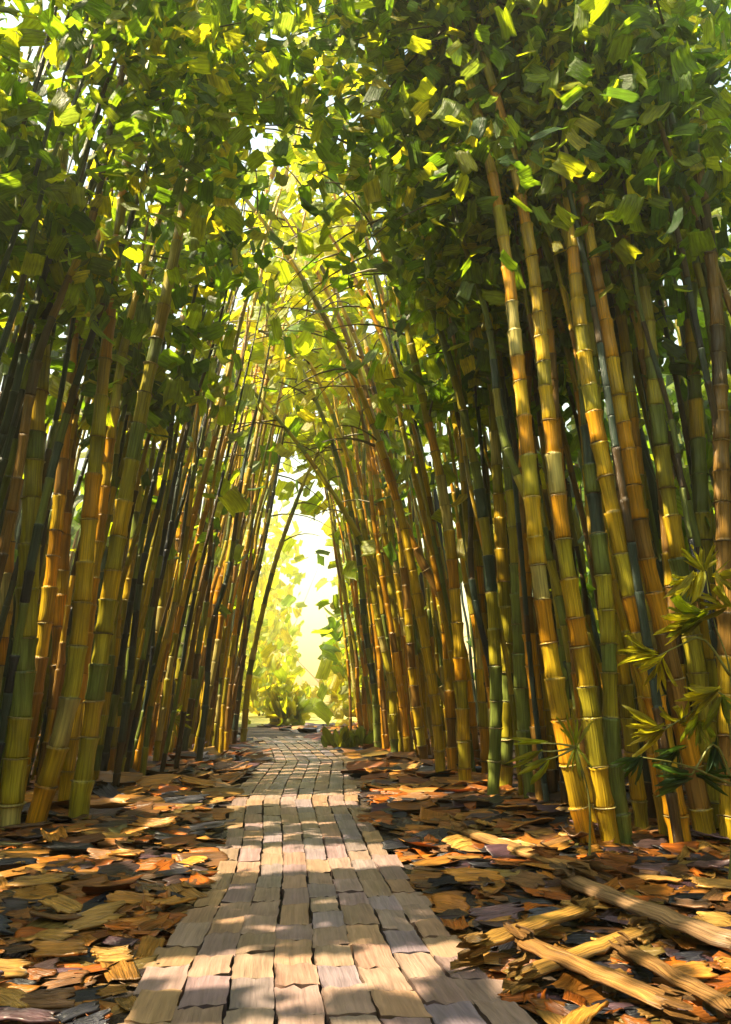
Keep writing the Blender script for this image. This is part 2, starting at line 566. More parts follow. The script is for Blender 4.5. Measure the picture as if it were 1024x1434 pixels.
def ring_mesh(col):
    ns = 14
    prof = [(-.5, .93), (-.25, 1.05), (.1, 1.10), (.42, 1.06), (.5, .9)]
    P = np.array([[0, 0, a * .12] for a, b in prof]); r = np.array([b for a, b in prof])
    n = len(P); k = ns + 1
    th = np.linspace(0, 2 * np.pi, k)
    rad = r[:, None] * (1 + rng.normal(0, .025, (n, k))); rad[:, -1] = rad[:, 0]
    zz = P[:, 2][:, None] + rng.normal(0, .012, (1, k)); zz[:, -1] = zz[:, 0]
    V = np.stack([np.cos(th)[None] * rad, np.sin(th)[None] * rad, np.broadcast_to(zz, (n, k))], -1).reshape(-1, 3)
    i = np.arange(n - 1)[:, None] * k; j = np.arange(ns)[None]
    Q = np.stack([i + j, i + j + 1, i + k + j + 1, i + k + j], -1).reshape(-1, 4)
    D = np.stack([np.tile(np.linspace(0, 1, k), n), np.repeat(np.linspace(0, .05, n), k), np.full(n * k, rng.uniform())], 1)
    return mesh('node_ring', V, Q, np.broadcast_to(np.array(col), (n * k, 3)), D, M_CULM)
RINGS = [ring_mesh(c) for c in ((.30, .22, .07), (.20, .12, .035), (.36, .28, .11), (.10, .075, .035), (.26, .20, .05))]

def resample(P, step):
    P = np.asarray(P, float)
    # Catmull-Rom through the points, then even steps
    pts = []
    Q = np.concatenate([[2 * P[0] - P[1]], P, [2 * P[-1] - P[-2]]])
    for i in range(1, len(Q) - 2):
        a, b, c, d = Q[i - 1], Q[i], Q[i + 1], Q[i + 2]
        for t in np.linspace(0, 1, 12, endpoint=False):
            pts.append(.5 * ((2 * b) + (-a + c) * t + (2 * a - 5 * b + 4 * c - d) * t * t + (-a + 3 * b - 3 * c + d) * t ** 3))
    pts.append(P[-1])
    pts = np.array(pts)
    s = np.concatenate([[0], np.cumsum(np.linalg.norm(np.diff(pts, axis=0), axis=1))])
    n = max(int(s[-1] / step), 4)
    t = np.linspace(0, s[-1], n)
    return np.stack([np.interp(t, s, pts[:, k]) for k in range(3)], 1), t

def culm_mesh(P, s, r0, pal, inter, ns=10, taper=.3):
    """one continuous cane: every internode narrows, flares at its ragged rim and steps in at the node"""
    Ltot = s[-1]
    nodes = [0.0]
    while nodes[-1] < Ltot:
        nodes.append(nodes[-1] + inter * rng.uniform(.75, 1.3))
    nodes[-1] = Ltot
    ss, rr, cc, rd, ends = [], [], [], [], []
    for a, b in zip(nodes[:-1], nodes[1:]):
        if b - a < .06:
            continue
        c = pick(pal); q = rng.uniform()
        off = rng.normal(1, .05)
        for f, k in ((.0, .90), (.05, 1.0), (.3, .94), (.7, .95), (.92, 1.05), (.985, 1.13), (1.0, .88)):
            t = a + (b - a) * f
            ss.append(t); rr.append(r0 * k * off * (1 - (1 - taper) * (t / Ltot) ** 1.3)); cc.append(c if f < .98 else c * .8); rd.append(q)
        ends.append(b)
    ss = np.array(ss)
    PP = np.stack([np.interp(ss, s, P[:, k]) for k in range(3)], 1)
    T = tube(PP + 0, rr, cc, ss, rd, ns=ns, jit=.035)
    # interp tangents can degenerate where rings nearly meet; fine because node rings sit 1 cm apart at least
    return T, ends

def sizes(d):
    return np.clip(.026 * d, .14, .70)

def leaf_cloud(C, spread, n, d, down=.5, thin=1.0, lens=1.0, sun_gap=True, nu=6, nv=4, tint=None):
    """n leaf blades about the points C (kx3)"""
    i = rng.integers(0, len(C), n)
    P = C[i] + rng.normal(0, 1, (n, 3)) * spread
    if sun_gap:
        P = P[rng.uniform(size=n) >= gap_share(P)]
    # keep a clear walkway
    walk = (np.abs(P[:, 0]) < 1.15) & (P[:, 2] < 3.0)
    off = np.abs(P[:, 0] - np.interp(P[:, 1], [a for a, b in PC], [b for a, b in PC]))
    mid = (off < .5 + .11 * P[:, 2]) & (rng.uniform(size=len(P)) < np.where(P[:, 2] < 5.2, .93, .0)) & (P[:, 1] > 5)
    mid |= (off < 1.15 + .02 * P[:, 2]) & (rng.uniform(size=len(P)) < np.where(P[:, 2] < 4.5, .9, np.where(P[:, 1] > 19, .95, .82))) & (P[:, 1] > 9)
    mid |= (off < 2.9) & (rng.uniform(size=len(P)) < .62) & (P[:, 1] > 12)
    # the grove opens toward the far end, so the sun reaches the tunnel there
    mid |= (P[:, 1] > 12) & (P[:, 0] < 1.5) & (P[:, 2] > 4.5) & (rng.uniform(size=len(P)) < np.where(P[:, 1] > 18, .72, .55))
    mid |= (P[:, 0] > .6) & (P[:, 0] < 3) & (P[:, 1] > 9) & (P[:, 1] < 22) & (P[:, 2] < 7) & (rng.uniform(size=len(P)) < .42)
    P = P[~walk & ~mid & (P[:, 2] > .3)]
    n = len(P)
    if n == 0:
        return None
    A = np.stack([rng.normal(0, .7, n), rng.normal(0, .5, n), rng.normal(-down, .7, n)], 1)
    Nn = np.stack([rng.normal(-.25, .6, n), rng.normal(-.4, .5, n), rng.normal(.5, .5, n)], 1)
    sz = sizes(d) * rng.uniform(.65, 1.3, n) * lens
    cl = LEAFC[rng.choice(len(LEAFC), n, p=LEAFP)] * rng.uniform(.95, 1.45, (n, 1))
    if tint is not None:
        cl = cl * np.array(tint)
    return dabs(P - unit(A) * (sz * .5)[:, None], A, Nn, sz, sz * rng.uniform(.55, .95, n), cl, nu=nu, nv=nv)

def shift(T, o):
    return (T[0] - np.array(o), T[1], T[2], T[3])

def bamboo(P, r0, pal, label, group, rings=True, detail=1, zmin=4.5, inter=.36, nleaf=90, ns=10, leafy=1.0):
    """bamboo_stalk > culm, node_ring..., branch (> foliage)"""
    P, s = resample(P, .25)
    base = P[0].copy()
    d = float(np.hypot(base[0], base[1]))
    root = empty('bamboo_stalk', base)
    tag(root, label, 'bamboo', group)
    T, ends = culm_mesh(P, s, r0, pal, inter, ns=ns)
    obj('culm', mesh('culm', *shift(T, base), M_CULM), root)
    Lt = s[-1]
    if rings:
        for e in ends[:-1]:
            pos = np.array([np.interp(e - .01, s, P[:, k]) for k in range(3)])
            if pos[2] > 6.5:
                break
            p2 = np.array([np.interp(e + .1, s, P[:, k]) for k in range(3)])
            rr = r0 * (1 - .7 * (e / Lt) ** 1.3) * 1.06
            o = bpy.data.objects.new('node_ring', RINGS[rng.integers(len(RINGS))])
            COL.objects.link(o)
            o.parent = root
            q = Vector(p2 - pos).to_track_quat('Z', 'Y') @ Euler((rng.normal(0, .06), rng.normal(0, .06), rng.uniform(0, 6.28))).to_quaternion()
            o.rotation_mode = 'QUATERNION'; o.rotation_quaternion = q
            o.location = pos - base
            o.scale = (rr, rr, rr)
    zs = P[:, 2]
    sel = np.nonzero(zs > zmin)[0]
    if len(sel) < 2 or nleaf <= 0:
        return root
    sx = -np.sign(base[0]) if abs(base[0]) > .2 else 1.0
    nb = 7 if detail else 0
    if detail:
        per = max(int(nleaf / nb), 3)
        for b in range(nb):
            f = ((b + rng.uniform(.1, .9)) / nb) ** .65
            i = sel[int(f * (len(sel) - 1))]
            p0 = P[i]
            dr = np.array([sx * rng.uniform(-.2, 1.3), rng.normal(.25, .55), rng.uniform(.1, .7)])
            dr = dr / np.linalg.norm(dr)
            ln = rng.uniform(.8, 1.5) * (1 + .02 * d) * (1.5 if p0[2] > 7.5 else 1.0)
            t = np.linspace(0, 1, 6)[:, None]
            B = p0 + dr * ln * t + np.array([0, 0, -.45]) * ln * t ** 2
            br = tube(B, np.linspace(.016, .005, 6) * (1 + .03 * d), np.tile(np.array([(.10, .08, .025)]), (6, 1)), np.linspace(0, ln, 6), np.full(6, rng.uniform()), ns=5)
            bo = obj('branch', mesh('branch', *shift(br, p0), M_TWIG), root, p0 - base)
            lc = leaf_cloud(B[1:], np.array([.38, .38, .34]) * (1 + .02 * d), int(per * leafy), d)
            if lc is not None:
                obj('foliage', mesh('foliage', *shift(lc, p0), M_LEAF), bo)
    else:
        C = P[sel] + np.array([sx * (.3 if d < 13 else .45), -.1, 0])
        lc = leaf_cloud(C, np.array([.6, .6, .4]) * (1 + .015 * d), int(nleaf * leafy), d, tint=(1.3, 1.15, .9) if d > 18 else None)  # far leaves tinted yellow so the tunnel glow sits in their colour
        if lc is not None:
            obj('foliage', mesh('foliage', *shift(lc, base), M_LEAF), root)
    return root

def extend(pts, Ltot, arch=.035, toward=0.0):
    """carry a measured stalk on upward, arching over the path"""
    pts = [np.array(p, float) for p in pts]
    L_ = sum(np.linalg.norm(b - a) for a, b in zip(pts[:-1], pts[1:]))
    d = pts[-1] - pts[-2]
    d = d / np.linalg.norm(d)
    sx = -np.sign(pts[0][0])
    while L_ < Ltot:
        d = d + np.array([sx * arch, -.004, -.012 * (L_ / 6)])
        d = d / np.linalg.norm(d)
        pts.append(pts[-1] + d * .8)
        L_ += .8
    return pts

# measured stalks: pixels from the base up, width, palette, label
FRONT = [
    # along the shaded side
    ([(12, 1168), (32, 956), (45, 700), (60, 478), (75, 300)], 38, 'olive', 'thick olive stalk nearest the edge of the picture, bare litter before it'),
    ([(47, 1160), (102, 956), (128, 700), (150, 480), (175, 250)], 32, 'gold', 'gold-olive stalk leaning beside the thick olive edge stalk'),
    ([(108, 1150), (137, 948), (168, 740), (203, 553), (240, 380), (280, 170)], 33, 'olive', 'long olive and gold stalk leaning from the litter, third from the shaded edge'),
    ([(178, 1068), (186, 938), (212, 740), (237, 578), (262, 400)], 23, 'amber', 'amber stalk with an orange foot behind the third leaning stalk'),
    ([(203, 1056), (213, 940), (250, 780), (287, 640), (330, 470)], 22, 'olive', 'greenish stalk just behind the amber stalk with orange foot'),
    ([(248, 1050), (255, 930), (280, 780), (303, 650), (345, 480)], 22, 'olive', 'slim olive stalk beside the small bright leaf tuft'),
    ([(268, 1052), (276, 950), (322, 770), (352, 640)], 17, 'amber', 'thin amber stalk leaning hard behind the bright leaf tuft'),
    ([(72, 1120), (80, 956), (92, 720), (108, 500)], 26, 'amber', 'amber-brown stalk between the gold-olive and third leaning stalks'),
    ([(0, 1120), (4, 900), (15, 640), (22, 478)], 30, 'gold', 'gold-brown stalk half cut by the picture edge, shaded side'),
    ([(300, 1045), (318, 860), (352, 620), (380, 420), (425, 280), (490, 185)], 24, 'amber', 'amber stalk arching furthest over the path, reaching into the bright gap'),
    ([(225, 1062), (245, 800), (290, 560), (345, 350), (415, 165), (480, 70)], 24, 'amber', 'tall brown-gold stalk arching high over the path into the leaves'),
    ([(150, 1085), (160, 850), (178, 600), (215, 350), (235, 200)], 30, 'gold', 'yellow-gold stalk rising straight behind the third leaning stalk'),
    ([(325, 1045), (345, 880), (375, 730), (398, 600)], 14, 'dark', 'thin dark stalk bending toward the glow'),
    ([(340, 1042), (352, 930), (385, 790), (420, 690)], 12, 'olive', 'thinnest curved olive stalk beside the bright tunnel end'),
    ([(30, 1110), (40, 850), (60, 560), (88, 260)], 28, 'dark', 'dark blue-black stalk behind the thick olive edge stalk'),
    ([(130, 1075), (140, 880), (165, 640), (190, 420)], 22, 'dark', 'near black stalk in the gap before the amber stalk'),
    # along the sunny side
    ([(826, 1188), (800, 1080), (777, 953), (755, 803), (740, 640), (722, 480), (712, 380)], 33, 'gold', 'gold stalk with amber bands standing at the end of the leaning pole'),
    ([(858, 1188), (838, 1080), (820, 953), (792, 778), (768, 578), (750, 400)], 34, 'gold', 'tall bright yellow stalk beside the gold stalk with amber bands'),
    ([(955, 1186), (925, 1020), (900, 908), (868, 758), (836, 603), (810, 430), (797, 280)], 35, 'gold', 'heavy gold stalk passing behind the lime leaf fans'),
    ([(990, 1180), (962, 1040), (935, 908), (905, 778), (880, 640), (852, 475), (807, 235), (772, 90)], 34, 'amber', 'amber stalk rising behind the lime leaves, outermost of the leaning pair'),
    ([(1010, 1170), (975, 930), (946, 758), (920, 578), (900, 400), (852, 250)], 33, 'olive', 'olive-gold stalk behind the young lime plant'),
    ([(1012, 1150), (995, 900), (984, 748), (975, 578), (968, 430), (978, 240), (990, 140)], 33, 'olive', 'upright pale olive stalk rising above the lime leaf fans'),
    ([(708, 1112), (710, 928), (700, 728), (686, 500), (672, 400)], 27, 'olive', 'olive stalk with a dark foot behind the near fallen poles'),
    ([(683, 1090), (677, 953), (667, 778), (640, 600), (612, 470)], 25, 'gold', 'yellow stalk bending away from the bright gap at its top'),
    ([(652, 1104), (645, 940), (627, 728), (597, 578), (570, 460)], 24, 'gold', 'bright gold stalk leaning in just past the diagonal pair'),
    ([(668, 1075), (642, 893), (577, 758), (535, 640), (515, 560)], 20, 'amber', 'steeply slanting amber stalk crossing the upright ones'),
    ([(664, 1060), (612, 955), (545, 838), (512, 770)], 17, 'olive', 'lowest slanting olive stalk, leaning furthest toward the glow'),
    ([(618, 1090), (610, 990), (594, 890), (570, 760)], 20, 'gold', 'short-looking gold stalk by the sunlit litter patch'),
    ([(635, 1085), (630, 980), (622, 850), (600, 700)], 20, 'amber', 'amber stalk next to the short-looking gold stalk'),
    ([(745, 1125), (730, 956), (722, 760), (702, 560), (690, 420)], 28, 'green', 'dull green stalk behind the gold stalk with amber bands'),
    ([(760, 1130), (752, 1000), (735, 800), (735, 600), (748, 390)], 25, 'amber', 'orange stalk whose glowing top stands clear of the leaves'),
    ([(875, 1182), (858, 1060), (850, 860), (828, 660), (815, 480)], 30, 'green', 'moss green stalk close behind the tall bright yellow stalk'),
    ([(797, 1140), (790, 940), (782, 740), (775, 560)], 26, 'dark', 'dark teal stalk in the gap beside the gold stalk with amber bands'),
    ([(915, 1150), (895, 900), (880, 700), (865, 500)], 28, 'dark', 'dark teal stalk between the heavy gold stalk and moss green one'),
    ([(575, 1062), (560, 940), (545, 800), (530, 690)], 17, 'gold', 'yellow stalk at the far sunlit litter, close to the glow'),
    ([(553, 1060), (548, 960), (528, 860), (510, 740)], 15, 'olive', 'yellow-green stalk nearest the bright tunnel end, sunny side'),
    ([(530, 1058), (525, 970), (512, 880), (505, 800)], 14, 'green', 'small green stalk beside the leafy clump at the path end'),
    ([(595, 1070), (580, 960), (568, 820), (556, 700)], 18, 'brown', 'brown stalk between two yellow ones near the glow'),
    ([(690, 1120), (695, 980), (690, 850)], 24, 'green', 'green stalk with a dark sheath at its base, by the sunlit litter'),
    ([(838, 1165), (815, 1000), (800, 850), (783, 650), (770, 470)], 23, 'amber', 'slimmer amber stalk squeezed between the two brightest gold stalks'),
    ([(900, 1165), (880, 1000), (860, 850), (842, 650), (830, 500)], 25, 'olive', 'slim olive stalk just before the heavy gold stalk, leaning with it'),
    ([(775, 1125), (765, 960), (750, 800), (742, 620)], 19, 'brown', 'thin brown stalk beside the orange stalk with clear glowing top'),
    ([(932, 1155), (915, 960), (905, 800), (890, 620), (875, 480)], 25, 'gold', 'slim gold stalk hidden low down by the lime leaf fans'),
    ([(985, 1165), (955, 980), (940, 820), (925, 650)], 23, 'brown', 'thin brown stalk directly behind the stem of the lime plant'),
    ([(88, 1128), (115, 940), (140, 740), (165, 540)], 23, 'gold', 'slim gold stalk just behind the third leaning stalk, shaded side'),
    ([(160, 1082), (172, 900), (195, 700), (222, 500)], 19, 'olive', 'slim olive stalk between the yellow-gold and amber stalks'),
    ([(22, 1128), (60, 900), (85, 680), (105, 450)], 25, 'amber', 'slim amber stalk crossing behind the thick olive edge stalk'),
    ([(1022, 1185), (1020, 960), (1012, 700), (1006, 480)], 34, 'brown', 'brown stalk cut by the picture edge behind lime leaves'),
]

def build_front():
    for pts, wpx, pal, label in FRONT:
        b = on_ground(*pts[0])
        Y = b.y
        P = [np.array(b)]
        for i, (px, py) in enumerate(pts[1:]):
            P.append(np.array(at_y(px, py, Y - .02 * (i + 1))))
        P[0][2] = float(gz(P[0][0], P[0][1])) - .05
        dist = math.hypot(b.x, b.y)
        r0 = wpx / 2 / 1000.0 * dist * .74
        P = extend(P, rng.uniform(10.5, 12.5), arch=.05)
        bamboo(P, r0, pal, label, None, rings=True, detail=1, zmin=(7.2 if b.x < 0 else 6.5) if Y < 10 else 4.6, inter=.052 * Y if Y < 8 else .42, nleaf=480 if Y < 9 else 190, ns=12)

def stalk_line(x, y, top, lean, arch):
    sx = -np.sign(x)
    zz = np.linspace(-.05, top, 8)
    P = [np.array([x + sx * (lean * z + arch * z * z), y - .01 * z, z]) for z in zz]
    wob_ = rng.normal(0, .05, (8, 3)); wob_[0] = 0; wob_[:, 2] = 0
    return np.array(P) + wob_

def build_groves():
    placed = [(on_ground(*f[0][0]).x, on_ground(*f[0][0]).y) for f in FRONT]
    def free(x, y, m):
        return all((x - a) ** 2 + (y - b) ** 2 > m * m for a, b in placed)
    jobs = [
        # side, y range, lateral distance range, count, palettes, radius, label, group
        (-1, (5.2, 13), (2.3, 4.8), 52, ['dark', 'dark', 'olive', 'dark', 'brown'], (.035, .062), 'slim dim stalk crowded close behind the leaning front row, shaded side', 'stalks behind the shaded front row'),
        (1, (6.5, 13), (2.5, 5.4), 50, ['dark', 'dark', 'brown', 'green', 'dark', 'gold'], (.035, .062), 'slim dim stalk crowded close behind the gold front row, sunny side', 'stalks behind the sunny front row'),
        (-1, (12, 24), (1.75, 3.6), 52, ['mixed', 'olive', 'brown', 'dark', 'gold'], (.05, .085), 'thin distant stalk lining the path toward the glow, shaded side', 'far stalks lining the shaded side'),
        (1, (12, 24), (1.8, 3.8), 52, ['gold', 'mixed', 'amber', 'olive'], (.05, .085), 'thin distant golden stalk lining the path toward the glow, sunny side', 'far stalks lining the sunny side'),
        (-1, (24, 36), (2.9, 5.5), 12, ['olive', 'mixed', 'gold'], (.07, .11), 'hazy thin stalk at the far end where the path turns, shaded side', 'stalks at the tunnel end, shaded side'),
        (1, (24, 36), (2.9, 6), 14, ['olive', 'gold', 'mixed'], (.07, .11), 'hazy thin yellow stalk at the far end beside the glow, sunny side', 'stalks at the tunnel end, sunny side'),
        (-1, (0.2, 6), (3.2, 8.0), 12, ['brown', 'olive'], (.06, .09), 'stalk of the shaded grove whose leaves hang in from beyond the edge', 'stalks beyond the shaded edge'),  # out-of-frame stalks, added so their leaves shade the near path
    ]
    for side, (y0, y1), (a, b), n, pals, rad, label, group in jobs:
        k = tr = 0
        while k < n and tr < 4000:
            tr += 1
            y = rng.uniform(y0, y1)
            x = side * (a + (b - a) * rng.uniform() ** 1.2) + pc(min(y, 22))
            if not free(x, y, .17):
                continue
            if 4.9 < y < 14 and abs(x) < (np.interp(y, [5, 6.8, 12, 20], [3.6, 3.05, 2.3, 1.4]) if x < 0 else np.interp(y, [5, 6.2, 10.4, 15], [3.2, 2.7, 2.75, 1.8])):
                continue
            near = y < 12
            P = stalk_line(x, y, rng.uniform(8.5, 11.5), rng.uniform(.02, .12) if near else rng.uniform(.03, .12), rng.uniform(.002, .008))
            if x < 0 and shades_band(resample(P, .12)[0]):
                continue
            placed.append((x, y))
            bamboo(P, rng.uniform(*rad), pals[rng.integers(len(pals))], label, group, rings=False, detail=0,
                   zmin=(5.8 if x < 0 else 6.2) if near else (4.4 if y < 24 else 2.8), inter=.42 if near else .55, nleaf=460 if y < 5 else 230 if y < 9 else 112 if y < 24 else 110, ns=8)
            k += 1

def overtopping():
    """long stalks that rise through the roof of leaves and bow over the path, their heads in full sun"""
    for side, label, group in ((-1, 'tall bowed stalk with a sunlit yellow-green head above the tunnel, shaded side', 'bowed stalks with sunlit heads, shaded side'),
                               (1, 'tall bowed stalk with a sunlit yellow-green head above the tunnel, sunny side', 'bowed stalks with sunlit heads, sunny side')):
        for i in range(9):
            y = 12.5 + 1.75 * i + rng.uniform(-.5, .5)
            x = side * rng.uniform(2.3, 3.3) + pc(min(y, 22))
            P = stalk_line(x, y, rng.uniform(13.5, 16.5), rng.uniform(.10, .16), rng.uniform(.001, .005))
            root = bamboo(P, rng.uniform(.06, .085), 'gold', label, group, rings=False, detail=0, inter=.5, nleaf=0, ns=8)
            base = P[0]
            Q, _ = resample(P, .25)
            Q = Q[Q[:, 2] > 8.8]
            n = 80
            C = Q[rng.integers(0, len(Q), n)] + rng.normal(0, 1, (n, 3)) * np.array([.85, .8, .6])
            A = np.stack([rng.normal(0, .7, n), rng.normal(0, .5, n), rng.normal(-.3, .6, n)], 1)
            Nn = np.stack([rng.normal(-.4, .5, n), rng.normal(-.5, .5, n), rng.normal(.5, .4, n)], 1)
            sz = sizes(y) * rng.uniform(.8, 1.35, n)
            cl = LEAFC[rng.choice([2, 3, 3, 6], n)] * rng.uniform(1.0, 1.4, (n, 1))  # yellower leaf tones only, painting in some of the glow overhead
            obj('foliage', mesh('foliage', *shift(dabs(C, A, Nn, sz, sz * rng.uniform(.55, .95, n), cl), base), M_LEAF), root)

def thicket():
    """the depth of the grove on both sides: a wood that reads as one dark mass"""
    for side, nm in ((-1, 'shaded'), (1, 'sunny')):
        parts, leaves = [], []
        n = 560
        for i in range(n):
            y = rng.uniform(-22, 40)
            x = side * (rng.uniform(1.6, 12) if y < -2.5 else rng.uniform(5.0, 13) if y < 14 else rng.uniform(3.8, 13))  # rows behind the camera are unseen, added to cut the sky fill
            zz = np.linspace(-.1, rng.uniform(7.5, 11), 9)
            P = np.array([[x - side * (.05 * z + .004 * z * z), y, z] for z in zz]) + rng.normal(0, .04, (9, 3))
            if x < 0 and shades_band(resample(P, .12)[0]):
                continue
            c = pick(['dark', 'dark', 'brown', 'green'][rng.integers(4)]) * .7  # cane colour dimmed, the shade of the deep grove put into it
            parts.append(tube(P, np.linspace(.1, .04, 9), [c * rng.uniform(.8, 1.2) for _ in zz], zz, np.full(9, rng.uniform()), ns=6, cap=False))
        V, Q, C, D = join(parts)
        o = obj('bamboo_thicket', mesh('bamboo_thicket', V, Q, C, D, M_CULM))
        tag(o, f'dense dark bamboo thicket filling the depth of the grove, {nm} side', kind='stuff')
        m = 11000
        y = rng.uniform(-20, 38, m); x = side * (4.5 + 8 * rng.uniform(0, 1, m)); z = rng.uniform(3.0, 10.5, m)
        x = np.where(y < -3, side * rng.uniform(.2, 12, m), x)  # unseen leaves behind the camera, likewise added to cut fill
        z = np.where((y < -3) & (np.abs(x) < 2.5), rng.uniform(5, 10, m), z)
        thin = (y > 12) & (rng.uniform(size=m) < .5) & (z > 4)
        x = np.where(thin, side * rng.uniform(9, 13, m), x)
        low = rng.uniform(size=m) < .3
        z = np.where(low, rng.uniform(.4, 3, m), z)
        x = np.where(low, side * rng.uniform(7, 13, m), x)
        Cc = np.stack([x, y, z], 1)
        lc = leaf_cloud(Cc, np.array([.1, .1, .1]), m, 9.0, lens=1.5, nu=4, nv=3)
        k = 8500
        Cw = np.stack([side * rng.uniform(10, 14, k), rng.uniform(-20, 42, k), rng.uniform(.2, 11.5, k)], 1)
        lw = leaf_cloud(Cw, np.array([.1, .1, .1]), k, 20.0, lens=1.6, nu=4, nv=3, sun_gap=False, tint=(.6, .7, .8))  # outer leaf wall, added and darkened to close off bright leaks
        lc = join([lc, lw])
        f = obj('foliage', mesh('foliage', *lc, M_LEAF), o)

def tunnel_end():
    """leafy bushes in the open beyond the turn of the path"""
    spots = [(-4.2, 34, 2.6, 'rounded yellow-green bush past the turn of the path'), (-1.4, 40, 1.6, 'low sunlit bush in the middle of the glow'), (2.4, 33, 2.4, 'sunlit bush beside the glow, backed by yellow stalks'), (4.6, 41, 4.5, 'tall pale bush furthest off beyond the yellow stalks'), (-6.4, 44, 4.5, 'tall pale bush furthest off past the shaded stalks')]
    spots += [(-1.0, 33.5, .8, 'small yellow-green bush just past where the paving stops'), (-2.9, 47, 3.4, 'airy yellow bush standing alone in the brightest part of the glow'), (1.2, 50, 2.6, 'airy yellow bush behind the low sunlit bush'), (-9, 50, 5.5, 'broad yellow tree-like bush where the meadow begins, shaded side'), (5.5, 52, 6, 'broad yellow tree-like bush where the meadow begins, sunny side')]
    spots += [(3.6, 54, 10, 'tall airy yellow tree beside the glow over the yellow stalks'), (-6, 56, 10, 'tall airy yellow tree beside the glow over the shaded stalks'), (-4.5, 72, 19, 'very tall pale yellow tree far behind the others, shaded side of the glow'), (4, 76, 19, 'very tall pale yellow tree far behind the others, sunny side of the glow')]
    for x, y, h, label in spots:
        root = empty('leafy_bush', (x, y, 0))
        tag(root, label, 'bush', 'bushes beyond the end of the path')
        n = int(60 + 34 * h)
        C = np.stack([rng.normal(x, min(h * .32, 2.0), n), rng.normal(y, h * .3, n), np.abs(rng.normal(h * .5, h * .3, n)) + .15], 1)
        C = C[~((np.abs(C[:, 0] - .015 * C[:, 1]) < 2.0) & (C[:, 2] > 1.6) & (C[:, 1] > 45))]
        n = len(C)
        A = np.stack([rng.normal(0, .4, n), rng.normal(0, .3, n), rng.normal(.6, .5, n)], 1)
        Nn = np.stack([rng.normal(0, .5, n), rng.normal(-.8, .4, n), rng.normal(.3, .4, n)], 1)
        sz = rng.uniform(.45, .95, n) * (1.0 if h < 8 else 1.25)
        cl = LEAFC[rng.choice([2, 3, 6, 6], n)] * rng.uniform(.9, 1.3, (n, 1))
        obj('foliage', mesh('foliage', *shift(dabs(C, A, Nn, sz, sz * .6, cl), (x, y, 0)), M_LEAF), root)
        for k in range(4):
            t = np.linspace(0, 1, 5)[:, None]
            B = np.array([0, 0, -.05]) + np.array([rng.normal(0, h * .25), rng.normal(0, h * .2), h * .8]) * t
            obj('stem', mesh('stem', *tube(B, np.linspace(.04, .012, 5), np.tile([(.15, .11, .04)], (5, 1)), np.linspace(0, h, 5), np.full(5, .3), ns=6), M_TWIG), root)
    # dark green clump where the path meets the sunny side
    b = on_ground(496, 1048)
    root = empty('leafy_clump', b)
    tag(root, 'low dark green leafy clump at the far edge of the path', 'plant')
    n = 30
    C = np.stack([rng.normal(0, .28, n), rng.normal(0, .25, n), np.zeros(n)], 1)
    A = np.stack([rng.normal(0, .35, n), rng.normal(0, .3, n), np.ones(n)], 1)
    Nn = np.stack([rng.normal(0, .5, n), -np.ones(n), rng.normal(.2, .3, n)], 1)
    sz = rng.uniform(.25, .6, n)
    cl = np.array([(.09, .12, .022), (.12, .14, .025), (.07, .10, .022)])[rng.integers(0, 3, n)]
    obj('foliage', mesh('foliage', *dabs(C, A, Nn, sz, sz * .45, cl, lance=.6, jag=.03), M_LEAF), root)
    t = np.linspace(0, 1, 4)[:, None]
    obj('stem', mesh('stem', *tube(np.array([0, 0, -.05]) + np.array([.03, 0, .5]) * t, np.linspace(.03, .01, 4), np.tile([(.1, .09, .03)], (4, 1)), np.linspace(0, .5, 4), np.full(4, .5), ns=6), M_TWIG), root)

# ------------------------------------------------------------------ young plants with pointed leaves
LIME, MID, DEEP = (.30, .31, .04), (.18, .24, .04), (.045, .10, .05)
def plant(basepx, Y, stems, fans, label, name='young_bamboo', cat='plant', group=None):
    base = np.array(at_y(basepx[0], basepx[1], Y)); base[2] = 0
    root = empty(name, base)
    tag(root, label, cat, group)
    for st in stems:
        P = [np.array(at_y(px, py, Y + dy)) for px, py, dy in st]
        if st[0][1] >= basepx[1] - 1:
            P[0] = base.copy(); P[0][2] = -.03
        P, s = resample(P, .05)
        n = len(P)
        obj('stem', mesh('stem', *shift(tube(P, np.linspace(.011, .004, n), np.tile([(.17, .17, .04)], (n, 1)), s, np.full(n, rng.uniform()), ns=6), base), M_TWIG), root)
    for (px, py), c, leaves in fans:
        dy0 = rng.uniform(-.12, .12)
        p0 = np.array(at_y(px, py, Y + dy0))
        Ps, As, Ns, Ls, Ws, Cs = [], [], [], [], [], []
        for lx, ly in leaves:
            p1 = np.array(at_y(lx, ly, Y + dy0 + rng.normal(-.05, .07)))
            d = p1 - p0
            Ps.append(p0 + d * .04); As.append(d); Ls.append(np.linalg.norm(d)); Ws.append(np.linalg.norm(d) * rng.uniform(.10, .15))
            Ns.append(np.array([rng.normal(0, .35), -1, rng.normal(.5, .35)])); Cs.append(np.array(c) * rng.uniform(.75, 1.25))
        T = dabs(np.array(Ps), np.array(As), np.array(Ns), np.array(Ls), np.array(Ws), np.array(Cs), nu=5, nv=9, jag=0, bend=.14, lance=.96)
        obj('leaf_spray', mesh('leaf_spray', *shift(T, p0), M_LEAF), root, p0 - base)

def radial(c, ls, a0, a1, n):
    out = []
    for a in np.linspace(a0, a1, n):
        a = R(a + rng.normal(0, 5)); l = ls * rng.uniform(.7, 1.15)
        out.append((c[0] + l * math.cos(a), c[1] - l * math.sin(a)))
    return out

